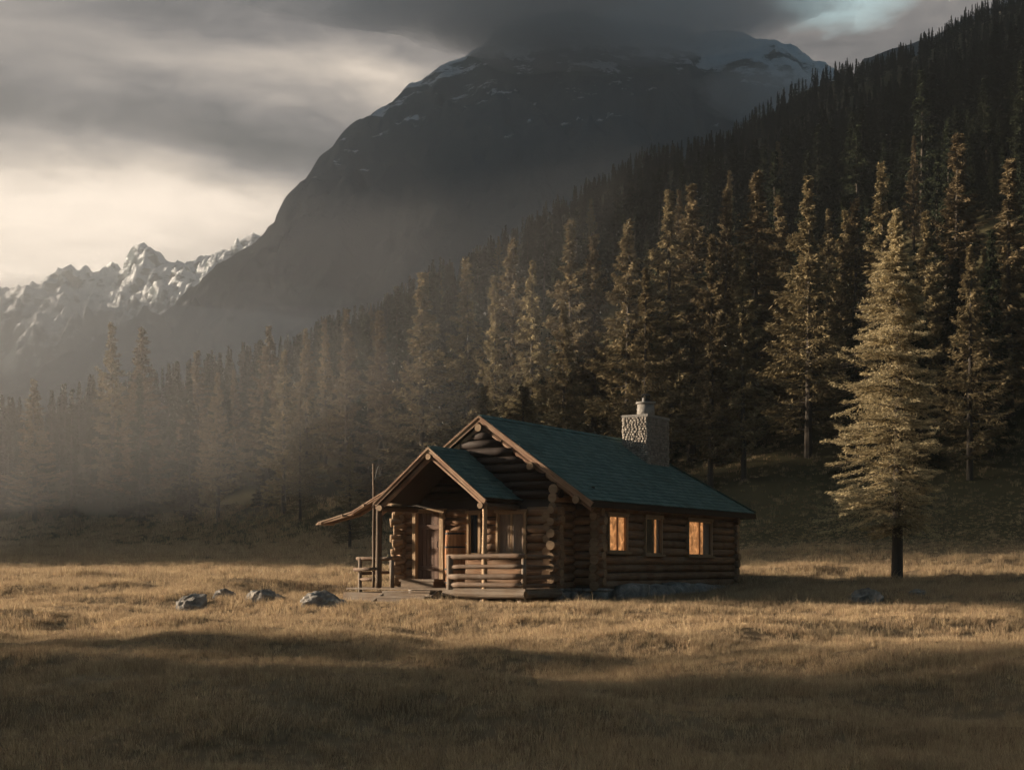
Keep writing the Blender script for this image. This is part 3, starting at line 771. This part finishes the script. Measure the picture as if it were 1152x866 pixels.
# ---- main roof
E0, E1 = .40, WX - .40 ; YF, YB, YH = -1.15, 11.2, 8.2
def rp(x, y): return (x, y, roof_z(x))
rf = MB(); TH = .07
rid0, rid1 = (XR, YF, roof_z(XR)), (XR, YH, roof_z(XR))
rf.slab([rp(E0, YF), rp(E0, YB), rid1, rid0], TH); rf.slab([rp(E1, YF), rid0, rid1, rp(E1, YB)], TH); rf.slab([rp(E0, YB), rp(E1, YB), rid1], TH)
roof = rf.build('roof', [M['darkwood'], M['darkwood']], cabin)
def shingles(name, parent, p0, du, dv, Lu, Lv, clip, row=.20, wid=.27):
    """courses of separate shingles: u along the eave, v up the slope"""
    m = MB(); du = Vector(du).normalized(); dv = Vector(dv).normalized(); nn = du.cross(dv).normalized()
    if nn.z < 0: nn = -nn
    j = 0; nr = int(Lv / row)
    while j < nr:
        v = j * row; a, b = clip(v + row * .5); u = a + random.random() * -wid
        while u < b:
            w = wid * random.uniform(.7, 1.25); ua, ub = max(a, u), min(b, u + w - .006)
            if ub - ua > .03:
                j0 = random.uniform(-.012, .012); ln = min(row * 1.35, Lv - v + .02)
                q0 = Vector(p0) + du * ((ua + ub) / 2) + dv * (v + j0) + nn * .030; q1 = Vector(p0) + du * ((ua + ub) / 2) + dv * (v + ln) + nn * .012
                m.beam(q0, q1, ub - ua, .016 + random.uniform(0, .006), up=nn)
            u += w
        j += 1
    return m.build(name, [M['shingle'], M['shingle']], parent)
SL = math.hypot(3.57, 3.57 * PK)
shingles('shingles', roof, rp(E0, YF - .03), (0, 1, 0), (-3.57, 0, 3.57 * PK), 0, SL, lambda v: (0, (YB - YF) - (YB - YH) * v / SL))
shingles('shingles', roof, rp(E1, YF - .03), (0, 1, 0), (3.57, 0, 3.57 * PK), 0, SL, lambda v: (0, (YB - YF) - (YB - YH) * v / SL))
hv = Vector((0, -(YB - YH), 3.57 * PK)); HL = hv.length
shingles('shingles', roof, rp(E1, YB), (1, 0, 0), hv, 0, HL, lambda v: (3.57 * v / HL, 7.14 - 3.57 * v / HL))
cp = MB()
def caps(a, b, ups):
    a = Vector(a); b = Vector(b); L = (b - a).length; k = int(L / .24)
    for i in range(k):
        for sx, upv in ups:
            p = a.lerp(b, i / k); q = a.lerp(b, min(1, (i + 1.25) / k)); off = Vector(sx) * .075
            cp.beam(p + off + Vector((0, 0, .012)), q + off + Vector((0, 0, .030)), .16, .016, up=upv)
sn = Vector((PK, 0, 1)).normalized()
caps((XR, YF - .03, roof_z(XR) + .03), (XR, YH, roof_z(XR) + .03), [((1, 0, -PK), (PK, 0, 1)), ((-1, 0, -PK), (-PK, 0, 1))])
caps((E0, YB, roof_z(E0) + .04), (XR, YH, roof_z(XR) + .04), [((0, 0, .02), (.4, .4, 1))]); caps((E1, YB, roof_z(E1) + .04), (XR, YH, roof_z(XR) + .04), [((0, 0, .02), (-.4, .4, 1))])
cp.build('ridge_cap', [M['shingle'], M['shingle']], roof)
# rake boards and log rafters at the front of both gables
def rakes(y, xr, zr, ends, depth=.16, yth=.05, name='rake_board'):
    for (xe, ze) in ends:
        m = MB(); d = Vector((xe - xr, 0, ze - zr)); L = d.length; dn = d / L; up = Vector((-dn.z, 0, dn.x)); up = up if up.z > 0 else -up
        e = 1 + .10 / L
        m.beam(Vector((xr, y - .03, zr)) - up * (depth / 2 - .015) , Vector((xr, y - .03, zr)) + d * e - up * (depth / 2 - .015), yth, depth, up=up, jit=.006)
        m.beam(Vector((xr, y - .072, zr)) - up * .015, Vector((xr, y - .072, zr)) + d * e - up * .015, .034, .055, up=up, jit=.005)
        m.log(Vector((xr, y + .09, zr)) - up * (depth + .06) - dn * .03, Vector((xr, y + .09, zr)) + d * (e + .01) - up * (depth + .05), .075, .065, n=8, wob=.16, curve=.02)
        m.build(name, [M['rake'], M['end']], cabin)
rakes(YF, XR, roof_z(XR), [(E0, 2.60), (E1, 2.60)])
for x, dz in ((XR, -.34), (XR + 1.7, -.30), (XR - 1.7, -.30), (-.02, -.26), (WX + .02, -.26)):
    pr = MB(); pr.log((x, YF - .12, roof_z(x) + dz), (x, .3, roof_z(x) + dz), .11, .10, wob=.08); pr.build('purlin', [M['pole'], M['end']], cabin, True)
fa = MB(); fa.box(E0 - .03, E0 + .015, YF, YB, 2.60 - .17, 2.60 - .01)
fa.box(E1 - .015, E1 + .03, YF, YB, 2.43, 2.59); fa.box(E1, E0, YB - .015, YB + .03, 2.43, 2.59)
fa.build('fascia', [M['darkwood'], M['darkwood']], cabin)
rt = MB(); y_ = -.7
while y_ < YB - .3:
    if y_ < -.2 or y_ > .3: rt.log((E0 - .05, y_, roof_z(E0) - .13), (-.55, y_, roof_z(-.55) - .15), .055, n=7)
    y_ += .62
rt.build('rafters', [M['pole'], M['end']], cabin, True)

# ---- chimney
cx1, cx0, cy0, cy1 = .40 - 2.26, .40 - 3.13, 7.2, 8.85; ZT = 4.80 + .95
cm_ = MB()
def ston_face(a, b, z0f, z1, nrm):
    a = Vector(a); b = Vector(b); L = (b - a).length; d = (b - a) / L; z = z0f
    while z < z1 - .02:
        hh = min(random.uniform(.06, .095), z1 - z); t = -.02
        while t < L:
            w = random.uniform(.07, .16); w = min(w, L - t + .03); p = a + d * (t + w / 2); e = random.uniform(-.02, .008)
            blob(cm_, (p.x + nrm[0] * e, p.y + nrm[1] * e, z + hh / 2), (abs(d.x) * w / 2 + abs(nrm[0]) * .06, abs(d.y) * w / 2 + abs(nrm[1]) * .06, hh / 2)); t += w
        z += hh
zb_ = roof_z(cx1) - .3
ston_face((cx0, cy0, 0), (cx1, cy0, 0), zb_, ZT, (0, -1)); ston_face((cx1, cy0, 0), (cx1, cy1, 0), zb_ - .6, ZT, (1, 0))
ston_face((cx0, cy1, 0), (cx1, cy1, 0), zb_ - .8, ZT, (0, 1)); ston_face((cx0, cy0, 0), (cx0, cy1, 0), zb_, ZT, (-1, 0))
chim = cm_.build('chimney', M['stone'], roof, True)
cr = MB(); cr.box(cx0 + .02, cx1 - .02, cy0 + .02, cy1 - .02, zb_ - .6, ZT - .02); cr.box(cx0 - .05, cx1 + .05, cy0 - .05, cy1 + .05, ZT + .01, ZT + .09, jit=.008); cr.build('chimney_cap', M['cement'], roof)
pt = MB(); ccx, ccy = (cx0 + cx1) / 2, (cy0 + cy1) / 2
pt.log((ccx, ccy, ZT + .08), (ccx, ccy, ZT + .52), .30, .29, n=20, wob=.01, endmi=0, seg=.2); pt.log((ccx, ccy, ZT + .52), (ccx, ccy, ZT + .58), .34, .34, n=20, wob=.0, endmi=0)
pt.build('chimney_pot', M['cement'], roof, True)
pt = MB(); pt.log((ccx, ccy, ZT + .57), (ccx, ccy, ZT + .72), .14, .13, n=14, wob=0, endmi=0)
for i in range(4): a = i * 1.571 + .4; pt.beam((ccx + .12 * math.cos(a), ccy + .12 * math.sin(a), ZT + .7), (ccx + .12 * math.cos(a), ccy + .12 * math.sin(a), ZT + .82), .025, .025, (0, 1, 0))
pt.log((ccx, ccy, ZT + .81), (ccx, ccy, ZT + .86), .19, .10, n=14, wob=0, endmi=0)
pt.build('chimney_cowl', M['iron'], roof, False)

# ---- porch roof
PE, PX, PZ, PKZ, PY0, PY1 = -1.87, -3.66, 2.65, 4.09, -3.0, -.95
pf = MB(); psl = (PKZ - PZ) / (PX - PE)
PL = -5.45
pf.slab([(PE, PY0, PZ), (PE, PY1, PZ), (PX, PY1, PKZ), (PX, PY0, PKZ)], .06); pf.slab([(PL, PY0, PZ), (PX, PY0, PKZ), (PX, PY1, PKZ), (PL, PY1, PZ)], .06)
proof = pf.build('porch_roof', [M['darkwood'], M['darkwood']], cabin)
PS = math.hypot(PX - PE, PKZ - PZ)
shingles('shingles', proof, (PE, PY0 - .02, PZ), (0, 1, 0), (PX - PE, 0, PKZ - PZ), 0, PS, lambda v: (0, PY1 - PY0 + .02), .17)
shingles('shingles', proof, (PL, PY0 - .02, PZ), (0, 1, 0), (PX - PL, 0, PKZ - PZ), 0, PS, lambda v: (0, PY1 - PY0 + .02), .17)
cp = MB(); caps((PX, PY0 - .03, PKZ + .03), (PX, PY1, PKZ + .03), [((1, 0, -.8), (.8, 0, 1)), ((-1, 0, -.8), (-.8, 0, 1))]); cp.build('ridge_cap', [M['shingle'], M['shingle']], proof)
rakes(PY0, PX, PKZ, [(PE, PZ), (PL, PZ)], .13)
pl = MB()
pl.log((PE - .12, PY0 - .05, PZ - .20), (PE - .12, FY + .1, PZ - .20), .085, wob=.1); pl.log((PL + .12, PY0 - .05, PZ - .20), (PL + .12, FY + .1, PZ - .20), .085, wob=.1)
pl.log((PX, PY0 - .08, PKZ - .26), (PX, FY + .1, PKZ - .26), .085, wob=.1)
pl.build('porch_beam', [M['pole'], M['end']], cabin, True)
# lean-to canopy reaching out to the left
ln_ = MB(); a0 = Vector((-5.18, 0, 2.93)); a1 = Vector((-7.60, 0, 2.06)); dn = (a1 - a0).normalized(); upn = Vector((-dn.z, 0, dn.x)); upn = upn if upn.z > 0 else -upn
sag = Vector((-6.35, 0, 2.36))
for i in range(2):
    y = PY0 + .02 + i * .235 + .1; e = random.uniform(-.12, .06)
    ln_.beam(a0 + Vector((0, y, 0)), sag + Vector((0, y, 0)), .22, .028, up=upn, jit=.006); ln_.beam(sag + Vector((0, y, 0)), a1 + Vector((e, y, e * .36)), .22, .028, up=upn, jit=.006)
for y in (PY0 + .06, PY0 + .46):
    ln_.log(a0 + Vector((0, y, -.07)), sag + Vector((0, y, -.06)), .05, .045, n=8, wob=.15); ln_.log(sag + Vector((.05, y, -.06)), a1 + Vector((-.06, y, -.05)), .045, .03, n=8, wob=.15)
for t in (.3, .62, .93):
    p = a0.lerp(a1, t); p.z -= .125 if t < .9 else .085; ln_.log(p + Vector((0, PY0 - .05, 0)), p + Vector((0, PY0 + .58, 0)), .035, n=7, wob=.15)
ln_.build('lean_to_roof', [M['rake'], M['end']], cabin)
# posts
def post(x, y, z0, z1, r, m_=M['pole'], tilt=(0, 0), wob=.12, nm='porch_post'):
    m = MB(); m.log((x, y, z0), (x + tilt[0], y + tilt[1], z1), r, r * .85, wob=wob, n=10, seg=.2, curve=.012); return m.build(nm, [m_, M['end']], cabin, True)
DZ = .20
post(-5.45, -2.9, DZ, 2.75, .095); post(-1.95, -2.88, -.35, 2.55, .075, M['trim'], wob=.2)
pl_ = post(-5.62, -2.93, DZ, 3.72, .04, nm='flag_pole')
pb = MB(); pb.log((-5.64, -2.93, 3.42), (-5.25, -2.93, 3.36), .014, n=6, endmi=0, wob=.1); pb.log((-5.36, -2.93, 3.36), (-5.40, -2.93, 3.62), .012, n=6, endmi=0); pb.log((-5.62, -2.93, 3.1), (-5.46, -2.93, 3.62), .02, n=6, endmi=0)
pb.build('bracket', [M['iron'], M['iron']], pl_)
# gnarled post of stacked knots at the left corner of the front wall
gn = MB(); z = .3; i = 0
while z < 2.62:
    r = random.uniform(.09, .125); ox, oy = .07 * math.sin(i * 1.9), .05 * math.cos(i * 1.9)
    gn.log((-5.98 + ox - .12, -1.35 + oy, z), (-5.98 + ox + .12, -1.15 + oy, z + random.uniform(-.03, .06)), r, r * .8, n=9, wob=.3, seg=.08); z += r * 1.45; i += 1
gn.build('gnarled_corner_post', [M['end'], M['end']], cabin, True)
ks_ = MB(); z = .28; i = 0
while z < 2.5:
    r = random.uniform(.10, .13); sx = .05 if i % 2 else -.13
    ks_.log((FX1 + sx + .06, FY - .42 - .08 * (i % 2), z), (FX1 + sx, FY, z + random.uniform(-.02, .02)), r, r, n=10, wob=.1, seg=.12); z += r * 1.38 ; i += 1
ks_.build('corner_log_ends', [M['log'], M['end']], cabin, True)

# ---- deck
dk = MB(); y = -2.98
while y < FY - .2:
    dk.beam((-6.55, y + .09, DZ - .025 + random.uniform(-.004, .004)), (-.62, y + .09, DZ - .025), .172, .05, jit=.004); y += .182
deck = dk.build('porch_deck', [M['plank'], M['plank']], cabin)
dk = MB(); dk.beam((-6.6, -3.03, -.06), (-3.2, -3.03, -.07), .06, .26, jit=.008); dk.log((-3.2, -2.98, .06), (-.6, -2.98, .05), .11, wob=.08)
dk.log((-.62, -2.98, .05), (-.62, -1.1, .05), .10); dk.beam((-6.58, -3.0, -.06), (-6.58, -.9, -.06), .06, .24)
for x in (-6.4, -5, -3.4, -2, -.8): dk.log((x, -2.85, -.6), (x, -2.85, .0), .10)
dk.build('deck_skirt', [M['plank'], M['end']], cabin)
st = MB(); st.beam((-5.5, -1.55, .40), (-4.28, -1.55, .40), .60, .06, jit=.006); st.beam((-5.45, -1.80, .28), (-4.32, -1.80, .28), .05, .18); st.box(-5.42, -5.3, -1.8, -1.3, .2, .37); st.box(-4.45, -4.33, -1.8, -1.3, .2, .37)
st.build('door_step', [M['plank'], M['plank']], cabin)
sp = MB()
for i in range(3):
    zt_ = .10 - i * .15; yy = -3.22 - i * .33; zg = gz(*((cabin.matrix_basis @ Vector((-4.2, yy, 0))).xy)) - CZ
    sp.beam((-5.0 - .06 * i, yy, zt_), (-3.38 + .02 * i, yy, zt_ + .01), .31, .05, jit=.012)
    sp.beam((-4.95, yy - .13, zt_ - .10), (-3.42, yy - .13, zt_ - .10), .03, .14, jit=.008)
for x in (-5.06, -3.36): sp.beam((x, -4.15, -.42), (x, -3.04, .06), .06, .17)
sp.build('front_steps', [M['plank'], M['plank']], cabin)
# railings
def rail(name, parts_, parent=cabin):
    m = MB()
    for p, q, r in parts_: m.log(p, q, r, r * .92, n=9, wob=.12, seg=.3, curve=.01)
    return m.build(name, [M['railwood'], M['end']], parent, True)
def newel(x, y, z0, z1, w=.13):
    m = MB(); m.log((x, y, z0), (x, y, z1), w / 2 * 1.1, n=10, wob=.06); return m.build('newel_post', [M['plank'], M['end']], cabin, True)
newel(-6.10, -2.92, -.35, 1.06, .10); newel(-5.0, -2.9, DZ, .98, .12); newel(-3.04, -2.92, -.05, 1.10, .17); newel(-.70, -2.90, DZ, 1.05, .12)
m = rail('railing', [((-6.22, -2.92, 1.04), (-4.95, -2.92, 1.03), .05), ((-6.26, -3.0, .72), (-5.45, -2.98, .73), .05), ((-6.15, -2.9, .44), (-5.4, -2.9, .45), .055), ((-6.10, -2.9, 1.0), (-6.12, -1.1, 1.0), .05), ((-6.10, -2.9, .62), (-6.12, -1.1, .62), .05)])
m = rail('railing', [((-3.12, -2.93, 1.07), (-.62, -2.93, 1.07), .075), ((-3.04, -2.93, .80), (-.7, -2.93, .79), .065), ((-3.04, -2.93, .53), (-.7, -2.93, .54), .085), ((-3.04, -2.93, .30), (-.7, -2.93, .29), .075),
                     ((-.70, -2.95, 1.07), (-.72, -1.2, 1.07), .055), ((-.70, -2.9, .79), (-.72, -1.2, .79), .055), ((-.70, -2.9, .50), (-.72, -1.2, .50), .065), ((-.70, -2.9, .28), (-.72, -1.2, .28), .055)])
# ---- door
dr = MB(); x0, x1, z1 = DOOR[0] + .09, DOOR[1] - .12, 2.36; nb = 6; wd = (x1 - x0) / nb
for i in range(nb): dr.beam((x0 + wd * (i + .5), FY - .03 + random.uniform(-.008, .008), .44), (x0 + wd * (i + .5), FY - .03, z1), wd - .012, .05, up=(0, 1, 0))
for z in (.75, 1.95): dr.beam((x0 + .03, FY - .075, z), (x1 - .03, FY - .075, z), .03, .13)
door = dr.build('door', [M['door'], M['door']], cabin)
hd = MB(); hd.log((x1 - .10, FY - .14, 1.36), (x1 - .10, FY - .14, 1.52), .012, n=6); hd.beam((x1 - .10, FY - .10, 1.36), (x1 - .10, FY - .15, 1.36), .02, .02); hd.beam((x1 - .10, FY - .10, 1.52), (x1 - .10, FY - .15, 1.52), .02, .02)
hd.build('handle', [M['iron'], M['iron']], door)
df = MB(); df.beam((DOOR[0] + .03, FY - .08, .40), (DOOR[0] + .03, FY - .08, 2.46), .11, .26, up=(0, 1, 0)); df.beam((DOOR[1] - .05, FY - .08, .40), (DOOR[1] - .05, FY - .08, 2.46), .14, .26, up=(0, 1, 0)); df.beam((DOOR[0] - .06, FY - .08, 2.42), (DOOR[1] + .06, FY - .08, 2.42), .28, .11)
df.build('door_frame', [M['trim'], M['trim']], cabin)
# ---- windows
def window(axis, a, b, z0, z1, pos, sgn, glow, curt, mull=1, part=None, label=None):
    """axis 'x': in a wall along x at y=pos; 'y': in a wall along y at x=pos; sgn: outward side"""
    def P(u, o, z): return (u, pos + sgn * o, z) if axis == 'x' else (pos + sgn * o, u, z)
    up = (0, 1, 0) if axis == 'x' else (1, 0, 0); m = MB(); w = .06
    m.beam(P(a + w / 2, .06, z0), P(a + w / 2, .06, z1), w, .20, up=up); m.beam(P(b - w / 2, .06, z0), P(b - w / 2, .06, z1), w, .20, up=up)
    m.beam(P(a - .05, .05, z1 + .02), P(b + .05, .05, z1 + .02), .25, .09); m.beam(P(a - .09, .07, z0 - .01), P(b + .09, .07, z0 - .01), .30, .07)
    win = m.build('window', [M['trim'], M['trim']], cabin)
    if label: win['label'] = label
    s_ = MB()
    for i in range(1, mull + 1): u = a + (b - a) * i / (mull + 1); s_.beam(P(u, .11, z0 + .03), P(u, .11, z1 - .03), .045, .05, up=up)
    for u in (a + w + .018, b - w - .018): s_.beam(P(u, .11, z0 + .03), P(u, .11, z1 - .03), .04, .045, up=up)
    s_.beam(P(a + w, .11, z0 + .045), P(b - w, .11, z0 + .045), .045, .045); s_.beam(P(a + w, .11, z1 - .045), P(b - w, .11, z1 - .045), .045, .045)
    s_.build('sash', [M['trim'], M['trim']], win)
    gl = MB(); a_, b_ = a + w, b - w
    gl.poly([P(a_, .10, z0), P(b_, .10, z0), P(b_, .10, z1), P(a_, .10, z1)], uv=((a_, z0), (b_, z0), (b_, z1), (a_, z1))); g = gl.build('pane', [GLASS, GLASS], win)
    for (f0, f1, mm) in curt:
        c = MB(); c0, c1 = a_ + (b_ - a_) * f0, a_ + (b_ - a_) * f1; k = 12
        for i in range(k):
            u0, u1 = c0 + (c1 - c0) * i / k, c0 + (c1 - c0) * (i + 1) / k; o0, o1 = .055 + .015 * math.sin(u0 * 38), .055 + .015 * math.sin(u1 * 38)
            c.poly([P(u0, o0, z0), P(u1, o1, z0), P(u1, o1, z1), P(u0, o0, z1)], uv=((u0, z0), (u1, z0), (u1, z1), (u0, z1)))
        c.build('curtain', [mm, mm], win)
    return win
m = bpy.data.materials.new('window_glass'); m.use_nodes = True; nt = m.node_tree; nt.nodes.clear(); n = N(nt)
tr_ = n.new('ShaderNodeBsdfTransparent'); gl_ = n.new('ShaderNodeBsdfGlossy'); gl_.inputs['Roughness'].default_value = .08; x_ = n.new('ShaderNodeMixShader'); x_.inputs[0].default_value = .08
nt.links.new(tr_.outputs[0], x_.inputs[1]); nt.links.new(gl_.outputs[0], x_.inputs[2]); o_ = n.new('ShaderNodeOutputMaterial'); nt.links.new(x_.outputs[0], o_.inputs[0]); GLASS = m
window('y', *SW[0], 0, 1, True, [(0, 1, M['glow'])], 1, label='lit window nearest the front of the cabin')
window('y', *SW[1], 0, 1, True, [(0, .62, M['glassdark']), (.62, .82, M['glow']), (.82, 1, M['curtain'])], 1, label='mostly dark window with a narrow lit strip')
window('y', *SW[2], 0, 1, True, [(0, .74, M['glow']), (.74, 1, M['curtain'])], 1, label='lit window toward the back of the cabin')
window('x', W1[0], W1[1], W1[2], W1[3], FY, -1, False, [(0, .42, M['curtain']), (.42, 1, M['curtain'])], 1, label='curtained porch window')
window('x', W2[0], W2[1], W2[2], W2[3], FY, -1, False, [(0, 1, M['glassdark'])], 0, label='narrow dark porch window')
# ---- barrel on the porch
ba = empty('barrel', (0, 0, 0)); ba.parent = None
mw = Matrix.Translation((2.4, 40, CZ)) @ Matrix.Rotation(R(-30.7), 4, 'Z')
ba.matrix_world = mw @ Matrix.Translation((-3.50, -1.95, DZ)); tag(ba, 'tall brown wooden barrel standing on the porch between the door and the window', 'barrel')
sv = MB(); hb_, r0 = 1.62, .27
for i in range(16):
    a = i / 16 * 2 * math.pi; b_ = (i + 1) / 16 * 2 * math.pi; k = 8; base = len(sv.v)
    for j in range(k + 1):
        t = j / k; rr = r0 * (1 + .10 * math.sin(math.pi * t) - .0); g_ = .006
        for th, rad in ((a + g_ * 2, rr), (b_ - g_ * 2, rr), (b_ - g_ * 2, rr - .03), (a + g_ * 2, rr - .03)): sv.v.append(Vector((math.cos(th) * rad, math.sin(th) * rad, t * hb_)))
    o = random.random() * 8
    for j in range(k):
        for q in range(4):
            q2 = (q + 1) % 4; sv.face((base + j * 4 + q, base + j * 4 + q2, base + j * 4 + 4 + q2, base + j * 4 + 4 + q), ((o + j * .2, q * .1), (o + j * .2, q * .1 + .1), (o + j * .2 + .2, q * .1 + .1), (o + j * .2 + .2, q * .1)))
sv.build('staves', [M['barrel'], M['barrel']], ba)
hp_ = MB()
for z in (.12, .5, 1.12, 1.5): hp_.log((0, 0, z), (0, 0, z + .05), r0 * (1 + .10 * math.sin(math.pi * z / hb_)) + .008, n=28, wob=0, endmi=0)
hp_.build('hoops', [M['iron'], M['iron']], ba)
ld = MB(); ld.log((0, 0, hb_ - .06), (0, 0, hb_ - .03), r0 - .02, n=24, wob=0, endmi=0); ld.build('lid', [M['barrel'], M['barrel']], ba)
